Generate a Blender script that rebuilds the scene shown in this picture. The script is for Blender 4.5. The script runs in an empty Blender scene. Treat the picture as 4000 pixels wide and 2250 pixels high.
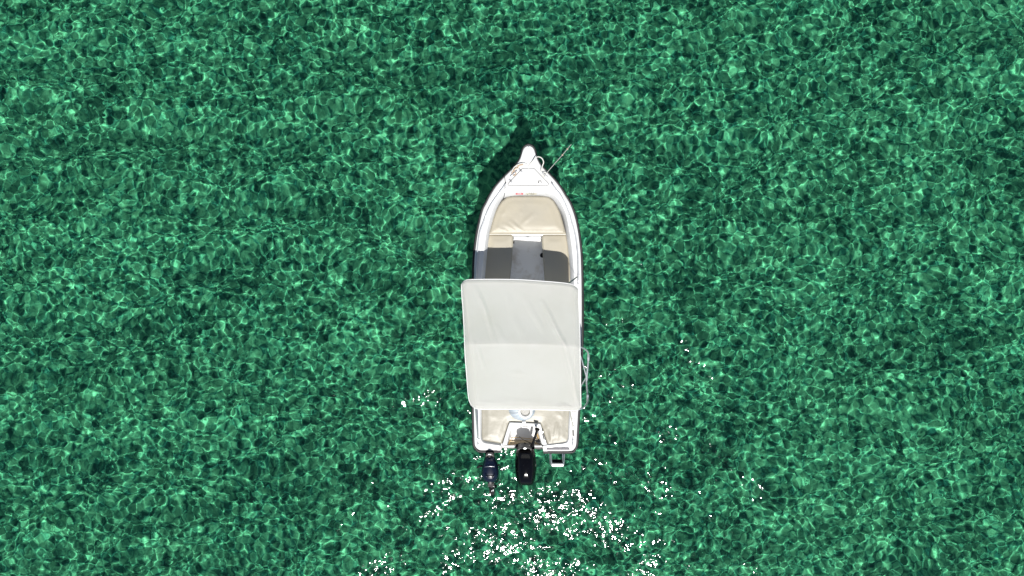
import bpy, bmesh, math, random
import numpy as np
from mathutils import Vector, Matrix
sc = bpy.context.scene
COL = sc.collection
R = math.radians
random.seed(4)

# ------------------------------------------------------------------ camera, sky, sun, exposure
HC, FPX = 11.8, 2667.0
camd = bpy.data.cameras.new('camera')
cam = bpy.data.objects.new('camera', camd)
COL.objects.link(cam)
cam.location = (0, 0, HC)
camd.sensor_width = 36
camd.lens = 36 * FPX / 4000
camd.clip_end = 9000
sc.camera = cam

SUN_EL, SUN_AZ = R(66), R(6)            # the sun stands aft of the boat, a touch to starboard
SUN = Vector((math.sin(SUN_AZ) * math.cos(SUN_EL), -math.cos(SUN_AZ) * math.cos(SUN_EL), math.sin(SUN_EL)))
world = bpy.data.worlds.new('World')
sc.world = world
world.use_nodes = True
wn = world.node_tree
sky = wn.nodes.new('ShaderNodeTexSky')
sky.sky_type = 'NISHITA'
sky.sun_disc = False
sky.sun_elevation = SUN_EL
sky.sun_rotation = math.pi - SUN_AZ
sky.air_density = .9
sky.dust_density = .3
wn.links.new(sky.outputs[0], wn.nodes['Background'].inputs[0])
wn.nodes['Background'].inputs[1].default_value = 0.052
sund = bpy.data.lights.new('sun', 'SUN')
sund.energy = 5.0
sund.angle = R(0.5)
sund.color = (1, .97, .92)
sund.cycles.is_caustics_light = True
sun = bpy.data.objects.new('sun', sund)
COL.objects.link(sun)
sun.location = SUN * 40
sun.rotation_euler = SUN.to_track_quat('Z', 'Y').to_euler()
sc.view_settings.view_transform = 'Standard'
sc.view_settings.look = 'None'
sc.view_settings.exposure = .25
sc.view_settings.gamma = 1
sc.view_settings.use_curve_mapping = False
sc.render.engine = 'CYCLES'
sc.cycles.caustics_refractive = True
sc.cycles.use_denoising = True
sc.cycles.max_bounces = 8
sc.cycles.glossy_bounces = 4
sc.cycles.transmission_bounces = 4

# ------------------------------------------------------------------ materials
def mat(name, col, rough=.5, spec=.5, metal=0, noise=None, bump=None, coat=0, sheen=0):
    """noise = (second colour, scale, sharpness lo, hi); bump = (scale, strength, distance)"""
    m = bpy.data.materials.new(name)
    m.use_nodes = True
    nt = m.node_tree
    b = nt.nodes['Principled BSDF']
    b.inputs['Base Color'].default_value = (*col, 1)
    b.inputs['Roughness'].default_value = rough
    b.inputs['Specular IOR Level'].default_value = spec
    b.inputs['Metallic'].default_value = metal
    b.inputs['Coat Weight'].default_value = coat
    b.inputs['Coat Roughness'].default_value = .05
    tc = nt.nodes.new('ShaderNodeTexCoord')
    if noise:
        c2, s, lo, hi = noise
        t = nt.nodes.new('ShaderNodeTexNoise')
        t.inputs['Scale'].default_value = s
        t.inputs['Detail'].default_value = 6
        t.inputs['Roughness'].default_value = .65
        nt.links.new(tc.outputs['Object'], t.inputs['Vector'])
        r = nt.nodes.new('ShaderNodeValToRGB')
        r.color_ramp.elements[0].position = lo
        r.color_ramp.elements[0].color = (*col, 1)
        r.color_ramp.elements[1].position = hi
        r.color_ramp.elements[1].color = (*c2, 1)
        nt.links.new(t.outputs['Fac'], r.inputs[0])
        nt.links.new(r.outputs[0], b.inputs['Base Color'])
    if bump:
        s, st, d = bump
        t = nt.nodes.new('ShaderNodeTexNoise')
        t.inputs['Scale'].default_value = s
        t.inputs['Detail'].default_value = 4
        nt.links.new(tc.outputs['Object'], t.inputs['Vector'])
        bp = nt.nodes.new('ShaderNodeBump')
        bp.inputs['Strength'].default_value = st
        bp.inputs['Distance'].default_value = d
        nt.links.new(t.outputs['Fac'], bp.inputs['Height'])
        nt.links.new(bp.outputs[0], b.inputs['Normal'])
    return m

M = {}
M['gelcoat'] = mat('white_gelcoat', (.66, .66, .655), .28, .5, noise=((.60, .595, .56), 3.0, .52, .95), bump=(40, .02, .002))
M['liner_and_slope_shade'] = mat('liner_grey_and_slope_shade', (.62, .63, .64), .45, .4, noise=((.52, .52, .50), 5, .45, .85))  # liner grey, also painted-in slope shade on the coaming and deck step
M['groove'] = mat('grey_sealant', (.26, .26, .26), .7)
M['rubber'] = mat('black_rubber', (.012, .012, .014), .45, .4, noise=((.03, .03, .03), 12, .4, .8))
M['floor'] = mat('nonskid_floor', (.80, .80, .79), .8, .3, noise=((.50, .45, .38), 4.0, .50, .80), bump=(120, .15, .002))
M['vinyl'] = mat('beige_vinyl', (.385, .350, .272), .42, .4, noise=((.36, .335, .275), 2.2, .35, .7), bump=(9, .12, .02))
M['vinyl_old'] = mat('weathered_beige_vinyl', (.285, .268, .218), .4, .4, noise=((.33, .315, .265), 4.5, .45, .8), bump=(7, .22, .02))
M['steel'] = mat('stainless_steel', (.56, .57, .59), .30, .5, .55)
M['ladder'] = mat('ladder_tube_steel', (.36, .39, .43), .25, .5, .7)
M['tube'] = mat('grey_aluminium_tube', (.52, .55, .58), .35, .5, .7)
M['rope'] = mat('white_rope', (.66, .65, .61), .9, .1, bump=(300, .8, .004))
M['rope_tan'] = mat('tan_rope', (.50, .38, .28), .9, .1, bump=(300, .8, .004))
M['strap'] = mat('grey_webbing', (.42, .41, .36), .9, .1)
M['black'] = mat('black_paint', (.003, .003, .004), .13, .32)
M['blackmat'] = mat('matt_black_plastic', (.007, .007, .008), .5, .2, bump=(60, .1, .002))
M['navy'] = mat('navy_metallic_paint', (.004, .008, .020), .24, .4, 0, coat=.2, noise=((.006, .011, .026), 20, .4, .7))
M['greyplastic'] = mat('grey_plastic', (.11, .105, .10), .5, .3, noise=((.06, .06, .06), 16, .4, .8))
M['pad'] = mat('grey_step_pad', (.17, .165, .175), .9, .2, noise=((.26, .25, .26), 60, .4, .7), bump=(180, .6, .003))
M['red'] = mat('red_sticker', (.62, .10, .11), .5)
M['cream'] = mat('cream_sticker', (.52, .50, .41), .5)
M['ink'] = mat('dark_ink', (.12, .11, .10), .6)
M['white'] = mat('white_plastic', (.80, .80, .80), .35)
M['blue'] = mat('pale_blue_cloth', (.42, .49, .55), .9, .1, noise=((.50, .53, .56), 8, .4, .7), bump=(120, .3, .003))
M['wood'] = mat('stained_plywood', (.62, .52, .36), .7, .3, noise=((.34, .17, .05), 9, .5, .78))
M['hose'] = mat('amber_hose', (.45, .30, .12), .4, .4)

def fabric():
    m = mat('offwhite_canvas', (.76, .745, .715), .9, .1, noise=((.70, .68, .63), 1.6, .40, .75))
    nt = m.node_tree
    b = nt.nodes['Principled BSDF']
    tc = [n for n in nt.nodes if n.type == 'TEX_COORD'][0]
    hs = []
    for ax in ('X', 'Y'):
        w = nt.nodes.new('ShaderNodeTexWave')
        w.bands_direction = ax
        w.inputs['Scale'].default_value = 60
        w.inputs['Distortion'].default_value = 1
        nt.links.new(tc.outputs['Object'], w.inputs['Vector'])
        hs.append(w)
    ad = nt.nodes.new('ShaderNodeMath')
    nt.links.new(hs[0].outputs['Fac'], ad.inputs[0])
    nt.links.new(hs[1].outputs['Fac'], ad.inputs[1])
    bp = nt.nodes.new('ShaderNodeBump')
    bp.inputs['Strength'].default_value = .04
    bp.inputs['Distance'].default_value = .002
    nt.links.new(ad.outputs[0], bp.inputs['Height'])
    nt.links.new(bp.outputs[0], b.inputs['Normal'])
    tr = nt.nodes.new('ShaderNodeBsdfTranslucent')
    tr.inputs[0].default_value = (.92, .91, .88, 1)
    mx = nt.nodes.new('ShaderNodeMixShader')
    mx.inputs[0].default_value = .55
    out = nt.nodes['Material Output']
    nt.links.new(b.outputs[0], mx.inputs[1])
    nt.links.new(tr.outputs[0], mx.inputs[2])
    nt.links.new(mx.outputs[0], out.inputs[0])
    return m
M['canvas'] = fabric()

# ------------------------------------------------------------------ object helpers
def tag(o, label=None, cat=None, kind=None, group=None):
    if label: o['label'] = label
    if cat: o['category'] = cat
    if kind: o['kind'] = kind
    if group: o['group'] = group
    return o

def empty(name, loc, label, cat, group=None):
    o = bpy.data.objects.new(name, None)
    o.empty_display_size = .2
    o.location = loc
    COL.objects.link(o)
    return tag(o, label, cat, group=group)

def root_of(p):
    while p.parent: p = p.parent
    return p

def link(name, bm, m, parent=None, smooth=35):
    """bm holds world coordinates; the mesh is stored relative to its thing's origin"""
    bmesh.ops.recalc_face_normals(bm, faces=bm.faces)
    if parent is not None:
        bmesh.ops.translate(bm, verts=bm.verts, vec=-root_of(parent).location)
    me = bpy.data.meshes.new(name)
    bm.to_mesh(me)
    bm.free()
    me.materials.append(m)
    if smooth:
        me.polygons.foreach_set('use_smooth', np.ones(len(me.polygons), bool))
        me.set_sharp_from_angle(angle=R(smooth))
    o = bpy.data.objects.new(name, me)
    COL.objects.link(o)
    if parent is not None: o.parent = parent
    return o

def W(px, py, z):
    k = (HC - z) / FPX
    return Vector(((px - 2000) * k, (1125 - py) * k, z))

def wxy(pts, z):
    return [W(x, y, z).to_2d() for x, y in pts]

def catmull(pts, n=6, closed=False):
    P = [Vector(p) for p in pts]
    N = len(P)
    out = []
    rng = range(N) if closed else range(N - 1)
    for i in rng:
        if closed:
            p0, p1, p2, p3 = P[i - 1], P[i], P[(i + 1) % N], P[(i + 2) % N]
        else:
            p1, p2 = P[i], P[i + 1]
            p0 = P[i - 1] if i else p1 * 2 - p2
            p3 = P[i + 2] if i + 2 < N else p2 * 2 - p1
        for k in range(n):
            t = k / n
            out.append(.5 * ((2 * p1) + (p2 - p0) * t + (2 * p0 - 5 * p1 + 4 * p2 - p3) * t * t + (3 * p1 - p0 - 3 * p2 + p3) * t ** 3))
    if not closed: out.append(P[-1].copy())
    return out

def rounded(pts, r, n=4):
    """round the corners of a closed 2-D polygon"""
    P = [Vector(p) for p in pts]
    out = []
    N = len(P)
    for i in range(N):
        a, b, c = P[i - 1], P[i], P[(i + 1) % N]
        u, v = (a - b), (c - b)
        d = min(r, u.length * .45, v.length * .45)
        s, e = b + u.normalized() * d, b + v.normalized() * d
        for k in range(n + 1):
            t = k / n
            out.append((1 - t) ** 2 * s + 2 * t * (1 - t) * b + t * t * e)
    return out

def area(P):
    return .5 * sum(P[i - 1].x * P[i].y - P[i].x * P[i - 1].y for i in range(len(P)))

def inset(P, d):
    N = len(P)
    sg = 1 if area(P) > 0 else -1
    out = []
    for i in range(N):
        a, b, c = P[i - 1], P[i], P[(i + 1) % N]
        u, v = (b - a), (c - b)
        if u.length < 1e-7: u = v
        if v.length < 1e-7: v = u
        u, v = u.normalized(), v.normalized()
        n = Vector((-u.y - v.y, u.x + v.x)) * sg
        if n.length < 1e-6: n = Vector((-u.y, u.x)) * sg
        n.normalize()
        cs = max(.45, abs(n.dot(Vector((-u.y, u.x)))))
        out.append(b + n * (d / cs))
    return out

def slab_bm(bm, P, z0, z1, r=.01, seg=3, zf=None, bottom=True):
    """a flat piece with outline P (2-D world), rounded top edge of radius r; zf adds a height by position"""
    P = [Vector(p) for p in P]
    f = zf or (lambda p: 0)
    rings = [(0, z0)]
    for k in range(seg + 1):
        a = k / seg * math.pi / 2
        rings.append((r * (1 - math.cos(a)), z1 - r * (1 - math.sin(a))))
    vs = []
    for d, z in rings:
        Q = inset(P, d) if d > 1e-6 else P
        vs.append([bm.verts.new((q.x, q.y, z + f(q))) for q in Q])
    N = len(P)
    for A, B in zip(vs, vs[1:]):
        for i in range(N):
            bm.faces.new((A[i - 1], A[i], B[i], B[i - 1]))
    bm.faces.new(vs[-1])
    if bottom: bm.faces.new(vs[0][::-1])
    return bm

def slab(name, P, z0, z1, m, parent=None, r=.01, seg=3, zf=None, smooth=35):
    bm = slab_bm(bmesh.new(), P, z0, z1, r, seg, zf)
    big = [f for f in bm.faces if len(f.verts) > 4]
    bmesh.ops.triangulate(bm, faces=big)
    return link(name, bm, m, parent, smooth)

def tube_bm(bm, pts, r, seg=8, closed=False, caps=True):
    pts = [Vector(p) for p in pts]
    N = len(pts)
    up = Vector((0, 0, 1))
    rings = []
    prev = None
    for i in range(N):
        if closed: t = pts[(i + 1) % N] - pts[i - 1]
        else: t = pts[min(i + 1, N - 1)] - pts[max(i - 1, 0)]
        if t.length < 1e-9: t = Vector((0, 0, 1))
        t.normalize()
        if prev is None:
            a = t.cross(up)
            if a.length < .05: a = t.cross(Vector((1, 0, 0)))
        else:
            a = prev - t * prev.dot(t)
        a.normalize()
        prev = a
        b = t.cross(a)
        rr = r[i] if isinstance(r, (list, tuple)) else r
        rings.append([bm.verts.new(pts[i] + (a * math.cos(2 * math.pi * k / seg) + b * math.sin(2 * math.pi * k / seg)) * rr) for k in range(seg)])
    pairs = list(zip(rings, rings[1:])) + ([(rings[-1], rings[0])] if closed else [])
    for A, B in pairs:
        for k in range(seg):
            bm.faces.new((A[k - 1], A[k], B[k], B[k - 1]))
    if caps and not closed:
        bm.faces.new(rings[0][::-1])
        bm.faces.new(rings[-1])
    return bm

def tube(name, pts, r, m, parent=None, seg=8, closed=False, n=0):
    if n: pts = catmull(pts, n, closed)
    return link(name, tube_bm(bmesh.new(), pts, r, seg, closed), m, parent, 50)

def box_bm(bm, c, size, rz=0, bev=.004, rx=0):
    g = bmesh.ops.create_cube(bm, size=1)
    vs = g['verts']
    bmesh.ops.scale(bm, verts=vs, vec=size)
    mt = Matrix.Translation(c) @ Matrix.Rotation(rz, 4, 'Z') @ Matrix.Rotation(rx, 4, 'X')
    bmesh.ops.transform(bm, verts=vs, matrix=mt)
    if bev:
        es = list({e for v in vs for e in v.link_edges})
        bmesh.ops.bevel(bm, geom=es, offset=min(bev, min(size) * .3), segments=2, affect='EDGES')
    return bm

def box(name, c, size, m, parent=None, rz=0, bev=.004, rx=0):
    return link(name, box_bm(bmesh.new(), c, size, rz, bev, rx), m, parent)

def lathe_bm(bm, c, prof, seg=20):
    """prof = [(radius, z)], turned about a vertical axis through c"""
    rings = []
    for r, z in prof:
        if r < 1e-5: rings.append([bm.verts.new((c[0], c[1], z))])
        else: rings.append([bm.verts.new((c[0] + r * math.cos(2 * math.pi * k / seg), c[1] + r * math.sin(2 * math.pi * k / seg), z)) for k in range(seg)])
    for A, B in zip(rings, rings[1:]):
        for k in range(seg):
            if len(A) == 1 and len(B) == 1: continue
            if len(A) == 1: bm.faces.new((A[0], B[k], B[k - 1]))
            elif len(B) == 1: bm.faces.new((A[k - 1], A[k], B[0]))
            else: bm.faces.new((A[k - 1], A[k], B[k], B[k - 1]))
    return bm

def lathe(name, c, prof, m, parent=None, seg=20):
    return link(name, lathe_bm(bmesh.new(), c, prof, seg), m, parent)

# ------------------------------------------------------------------ sea: waves, water sheet, seabed
def waves(nx, ny, dx, seed):
    rng = np.random.default_rng(seed)
    kx = np.fft.fftfreq(nx, dx) * 2 * np.pi
    ky = np.fft.fftfreq(ny, dx) * 2 * np.pi
    KX, KY = np.meshgrid(kx, ky)
    K = np.hypot(KX, KY) + 1e-9
    th = np.arctan2(KX, KY)                               # 0 = wave travels along the boat
    def part(lam, wid, direc, slope):
        S = np.exp(-.5 * (np.log(K * lam / (2 * np.pi)) / wid) ** 2) / K ** 2 * direc
        z = (rng.normal(size=K.shape) + 1j * rng.normal(size=K.shape)) * np.sqrt(S)
        h = np.fft.ifft2(z).real
        gy, gx = np.gradient(h, dx)
        return h * slope / np.sqrt((gx ** 2 + gy ** 2).mean())
    d = lambda a, p: np.abs(np.cos(th - R(a))) ** p
    return (part(1.5, .35, .35 + d(-8, 4), .065) + part(.5, .35, d(-12, 8), .025) + part(.165, .30, .6 + d(10, 2), .036))

def grid_object(name, X, Y, Z, m):
    ny, nx = Z.shape
    XX, YY = np.meshgrid(X, Y)
    v = np.stack([XX, YY, Z], -1).reshape(-1, 3).astype(np.float32)
    i = np.arange(nx * ny).reshape(ny, nx)
    q = np.stack([i[:-1, :-1], i[:-1, 1:], i[1:, 1:], i[1:, :-1]], -1).reshape(-1, 4).astype(np.int32)
    me = bpy.data.meshes.new(name)
    me.vertices.add(len(v))
    me.vertices.foreach_set('co', v.ravel())
    me.loops.add(q.size)
    me.loops.foreach_set('vertex_index', q.ravel())
    me.polygons.add(len(q))
    me.polygons.foreach_set('loop_start', np.arange(0, q.size, 4, dtype=np.int32))
    me.polygons.foreach_set('use_smooth', np.ones(len(q), bool))
    me.update(calc_edges=True)
    me.materials.append(m)
    o = bpy.data.objects.new(name, me)
    COL.objects.link(o)
    return o

def widen(A, steps, growth, first):
    d = first * growth ** np.arange(steps)
    c = np.cumsum(d)
    return np.concatenate([A[0] - c[::-1], A, A[-1] + c])

def water_material():
    m = bpy.data.materials.new('sea_water')
    m.use_nodes = True
    n = m.node_tree.nodes
    lk = m.node_tree.links
    n.clear()
    out = n.new('ShaderNodeOutputMaterial')
    mix = n.new('ShaderNodeMixShader')
    fr = n.new('ShaderNodeFresnel')
    fr.inputs[0].default_value = 1.33
    re = n.new('ShaderNodeBsdfRefraction')
    re.inputs['Color'].default_value = (.45, .93, .82, 1)
    re.inputs['IOR'].default_value = 1.33
    re.inputs['Roughness'].default_value = 0
    gl = n.new('ShaderNodeBsdfGlossy')
    gl.inputs['Roughness'].default_value = .042
    tc = n.new('ShaderNodeTexCoord')
    nz = n.new('ShaderNodeTexNoise')
    nz.inputs['Scale'].default_value = 7
    nz.inputs['Detail'].default_value = 2
    lk.new(tc.outputs['Object'], nz.inputs['Vector'])
    bp = n.new('ShaderNodeBump')
    bp.inputs['Strength'].default_value = 1
    bp.inputs['Distance'].default_value = .0135
    lk.new(nz.outputs['Fac'], bp.inputs['Height'])
    lk.new(bp.outputs[0], gl.inputs['Normal'])
    lk.new(fr.outputs[0], mix.inputs[0])
    lk.new(re.outputs[0], mix.inputs[1])
    lk.new(gl.outputs[0], mix.inputs[2])
    lk.new(mix.outputs[0], out.inputs[0])
    return m

def bed_material():
    m = bpy.data.materials.new('weedy_sand_caustic_mottle')
    m.use_nodes = True
    nt = m.node_tree
    n, lk = nt.nodes, nt.links
    b = n['Principled BSDF']
    b.inputs['Roughness'].default_value = 1
    b.inputs['Specular IOR Level'].default_value = 0
    tc = n.new('ShaderNodeTexCoord')
    def noise(scale, detail, rough=.6, dist=0.):
        t = n.new('ShaderNodeTexNoise')
        t.inputs['Scale'].default_value = scale
        t.inputs['Detail'].default_value = detail
        t.inputs['Roughness'].default_value = rough
        t.inputs['Distortion'].default_value = dist
        lk.new(tc.outputs['Object'], t.inputs['Vector'])
        return t
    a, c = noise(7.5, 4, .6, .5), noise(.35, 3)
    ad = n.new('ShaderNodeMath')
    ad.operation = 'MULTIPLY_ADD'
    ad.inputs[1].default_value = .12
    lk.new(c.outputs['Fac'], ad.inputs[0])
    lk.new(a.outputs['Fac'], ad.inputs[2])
    r = n.new('ShaderNodeValToRGB')  # weed and sand tones; their mottle also paints in dark and bright caustic cells
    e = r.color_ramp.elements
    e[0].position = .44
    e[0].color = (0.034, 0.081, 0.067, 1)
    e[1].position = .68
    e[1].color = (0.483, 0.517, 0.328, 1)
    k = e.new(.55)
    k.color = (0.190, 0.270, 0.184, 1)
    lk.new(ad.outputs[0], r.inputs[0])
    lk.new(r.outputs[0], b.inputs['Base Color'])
    return m

DX = .023
NX, NY = 1060, 720
h = waves(NX, NY, DX, 5)
X = (np.arange(NX) - NX / 2) * DX
Y = (np.arange(NY) - NY / 2) * DX
XX, YY = np.meshgrid(X, Y)
for cx, cy, lam, sl, a0 in ((.10, -2.75, .36, .085, -2.15), (.45, -2.6, .42, .09, -.95), (-.5, -2.5, .30, .03, 3.0), (1.1, -.8, .33, .03, .1)):
    rr = np.hypot(XX - cx, YY - cy)                        # ripples spreading from the motors and the hull
    da = np.angle(np.exp(1j * (np.arctan2(YY - cy, XX - cx) - a0)))
    k = 2 * np.pi / lam
    h += sl / k * np.cos(k * rr + 1.2 * np.sin(5 * da + rr)) * np.exp(-(da / .75) ** 2) * np.exp(-rr / 2.6) * np.clip(rr / .5, 0, 1)
PADN = 26
Xw, Yw = widen(X, PADN, 1.42, .06), widen(Y, PADN, 1.42, .06)
hp = np.pad(h, PADN, mode='edge')
fade = lambda n: np.concatenate([np.linspace(0, 1, PADN + 1)[:-1] ** 3, np.ones(n), np.linspace(1, 0, PADN + 1)[1:] ** 3])
hp = hp * fade(NX)[None, :] * fade(NY)[:, None]
water = grid_object('water', Xw, Yw, hp, water_material())
water.cycles.is_caustics_caster = True
tag(water, kind='structure')

DEPTH = 1.85
bn = 180
Xb, Yb = np.linspace(-14, 14, bn), np.linspace(-10, 10, bn)
XX, YY = np.meshgrid(Xb, Yb)
rg = np.random.default_rng(3)
zb = np.zeros_like(XX)
for _ in range(26):
    lam = rg.uniform(.9, 4); a = rg.uniform(0, 6.28); k = 6.283 / lam
    zb += .008 * lam * np.sin(k * (np.cos(a) * XX + np.sin(a) * YY) + rg.uniform(0, 6.28))
Xs, Ys = widen(Xb, 22, 1.45, .3), widen(Yb, 22, 1.45, .3)
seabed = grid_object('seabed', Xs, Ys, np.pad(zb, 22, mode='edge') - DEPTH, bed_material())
seabed.cycles.is_caustics_receiver = True
tag(seabed, kind='structure')

# ------------------------------------------------------------------ the boat
boat = empty('motorboat', W(2058, 1165, 0), 'white open motorboat with beige cushions and a white sun canopy on clear green water', 'boat')

def zg(py):                                                # sheer: height of the gunwale along the boat
    return .58 + .22 * (max(0, 1250 - py) / 680) ** 1.8

# (outer edge of the deck, inner edge of the deck) pairs going from the port side of the motor well round the bow
PAIRS = [((1959, 1760), (1957, 1741)), ((1925, 1760), (1930, 1737)), ((1892, 1760), (1899, 1732)), ((1872, 1758), (1886, 1727)),
         ((1858, 1747), (1879, 1716)), ((1853, 1728), (1877, 1700)), ((1851, 1660), (1876, 1650)), ((1849, 1560), (1876, 1560)),
         ((1847, 1440), (1876, 1440)), ((1847, 1320), (1877, 1320)), ((1848, 1200), (1879, 1200)), ((1851, 1090), (1882, 1090)),
         ((1853, 1015), (1887, 1026)), ((1857, 971), (1892, 971)), ((1863, 925), (1899, 916)), ((1871, 882), (1906, 882)),
         ((1885, 824), (1917, 841)), ((1900, 792), (1930, 804)), ((1915, 763), (1945, 775)), ((1937, 728), (1962, 757)),
         ((1968, 693), (1990, 749)), ((1997, 664), (2015, 746)), ((2019, 640), (2032, 745)), ((2032, 619), (2042, 745)), ((2038, 601), (2049, 745)),
         ((2044, 583), (2054, 745)), ((2052, 573), (2058, 745)), ((2065, 568.5), (2063, 745)), ((2078, 573), (2068, 745)), ((2086, 583), (2072, 745)),
         ((2092, 601), (2078, 745)), ((2098, 619), (2086, 745)), ((2111, 643), (2098, 745)), ((2136, 671), (2112, 746)), ((2162, 698), (2136, 749)),
         ((2188, 731), (2161, 757)), ((2209, 765), (2178, 774)), ((2228, 797), (2194, 799)), ((2246, 847), (2209, 833)), ((2257, 897), (2219, 875)),
         ((2262, 930), (2226, 916)), ((2267, 971), (2234, 971)), ((2270, 1015), (2239, 1026)), ((2272, 1090), (2243, 1095)),
         ((2273, 1200), (2244, 1200)), ((2272, 1320), (2243, 1320)), ((2268, 1440), (2239, 1440)), ((2262, 1560), (2232, 1560)),
         ((2257, 1650), (2226, 1650)), ((2254, 1705), (2224, 1700)), ((2251, 1740), (2221, 1718)), ((2243, 1755), (2214, 1729)),
         ((2230, 1762), (2200, 1733)), ((2190, 1763), (2165, 1737)), ((2150, 1763), (2140, 1740)), ((2122, 1763), (2121, 1742))]
OUT = catmull([p[0] for p in PAIRS], 4)
INN = catmull([p[1] for p in PAIRS], 4)

def deck():
    rows = []
    for o, i in zip(OUT, INN):
        zo, zi = zg(o.y), zg(i.y) + .012
        ow, iw = W(o.x, o.y, zo), W(i.x, i.y, zi)
        dr = (iw - ow)
        L = max(dr.to_2d().length, .02)
        u = Vector((dr.x, dr.y, 0)).normalized()
        ring = [ow + Vector((0, 0, -.075)), ow + Vector((0, 0, -.020)), ow + u * .006 + Vector((0, 0, -.006)), ow + u * .02]
        lip = min(.09, L * .72)                              # a shallow step runs just outside the coaming
        wid = min(.016, L * .10)
        for k in range(1, 7):
            t = (.02 + (L - lip - .02) * k / 6) / L
            c = .018 * math.sin(math.pi * min(1, t)) * min(1, L / .3)
            ring.append(ow.lerp(iw, t) + Vector((0, 0, c)))
        b = ring[-1]
        ring += [b + u * .004 + Vector((0, 0, -.006)), b + u * wid + Vector((0, 0, -.006)), b + u * (wid + .004) + Vector((0, 0, .002))]
        rest = L - lip + wid + .004
        for k in (1, 2, 3):
            t = (rest + (L - rest) * k / 3 * .86) / L
            ring.append(ow.lerp(iw, t) + Vector((0, 0, .003)))
        ring += [iw + Vector((0, 0, -.004)), iw + u * .006 + Vector((0, 0, -.014)), iw + u * .045 + Vector((0, 0, -.09)), iw + u * .055 + Vector((0, 0, -.28)), iw + u * .05 + Vector((0, 0, -.50))]
        rows.append(ring)
    def strip(name, k0, k1, m):
        bm = bmesh.new()
        vs = [[bm.verts.new(v) for v in r[k0:k1 + 1]] for r in rows]
        for A, B in zip(vs, vs[1:]):
            for k in range(len(A) - 1):
                bm.faces.new((A[k], A[k + 1], B[k + 1], B[k]))
        return link(name, bm, m, boat, 40)
    strip('deck', 0, 9, M['gelcoat'])
    strip('deck_step', 9, 12, M['liner_and_slope_shade'])  # step's shading put into a greyer colour than the deck
    strip('coaming_top', 12, 16, M['gelcoat'])
    strip('coaming', 16, 20, M['liner_and_slope_shade'])  # greyer colour carries the shading of the inward slope
deck()

def hull():
    """outer shell: the deck outline carried down to chine and keel"""
    bm = bmesh.new()
    rows = []
    cl = lambda py: 2065 + (py - 568) * (-11.5 / 1190)         # centre line of the boat in the photo's pixels
    for o in OUT:
        zo = zg(o.y) - .03
        ow = W(o.x, o.y, zo)
        c = W(cl(o.y), o.y, zo)
        f = min(1, max(0, (o.y - 568) / 260))
        g = lambda s, z, back=0: Vector((c.x + (ow.x - c.x) * s, ow.y - back * (1 - f), z))
        stern = max(0, (o.y - 1740) / 22)
        k = .12 * max(0, 1 - f) * 4
        rows.append([bm.verts.new(v) for v in (ow, g(.97, zo - .12, k * .3), g(.90 - .2 * (1 - f), .22, k), g(.84 - .45 * (1 - f), .02, k * 1.8), g(.80 - .55 * (1 - f), -.06, k * 2.2), g(0, -.24 + .12 * (1 - f), k * 2.8))])
    for A, B in zip(rows, rows[1:]):
        for k in range(len(A) - 1):
            bm.faces.new((A[k], A[k + 1], B[k + 1], B[k]))
    # transom below the motor cut-out
    A, B = rows[0], rows[-1]
    z1 = .40
    a0 = Vector((A[0].co.x, A[0].co.y, z1)); b0 = Vector((B[0].co.x, B[0].co.y, z1))
    ta, tb = bm.verts.new(a0), bm.verts.new(b0)
    bm.faces.new([ta] + A[2:] + B[2:][::-1] + [tb])
    bm.faces.new([A[0], A[1], A[2], ta])
    bm.faces.new([B[0], tb, B[2], B[1]])
    bmesh.ops.remove_doubles(bm, verts=bm.verts, dist=.001)
    return link('hull', bm, M['gelcoat'], boat, 40)
hull()
tube('rub_rail', [W(o.x, o.y, zg(o.y) - .045) + Vector(((o.x - 2058) / 430 * .028, (.012 if o.y < 600 else 0) - (.018 if o.y > 1755 else 0), 0)) for o in OUT], .022, M['rubber'], boat, 8)

# inside: cockpit sole, bow platform, side benches, stern box
inner = [W(p.x, p.y, .45).to_2d() for p in INN]
slab('cockpit_floor', inset(inner, .03), .06, .14, M['floor'], boat, .004, 1)
def px_slab(name, pts, z0, z1, m, r=.01, rad=.03, seg=3, parent=boat, zf=None, zpx=None):
    P = wxy(pts, z1 if zpx is None else zpx)
    if rad: P = rounded(P, rad)
    return slab(name, P, z0, z1, m, parent, r, seg, zf)

BOWC = [(2060, 766), (2005, 767), (1982, 770), (1963, 783), (1948, 804), (1936, 830), (1926, 860), (1917, 893), (1911, 913), (2211, 913), (2206, 896), (2198, 866),
        (2187, 830), (2176, 806), (2162, 784), (2145, 771), (2126, 767)]
px_slab('bow_platform', [(x, y) for x, y in BOWC[:8]] + [(1909, 922), (2213, 922)] + BOWC[10:], .14, .46, M['gelcoat'], .015, 0, zpx=.46)

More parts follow.
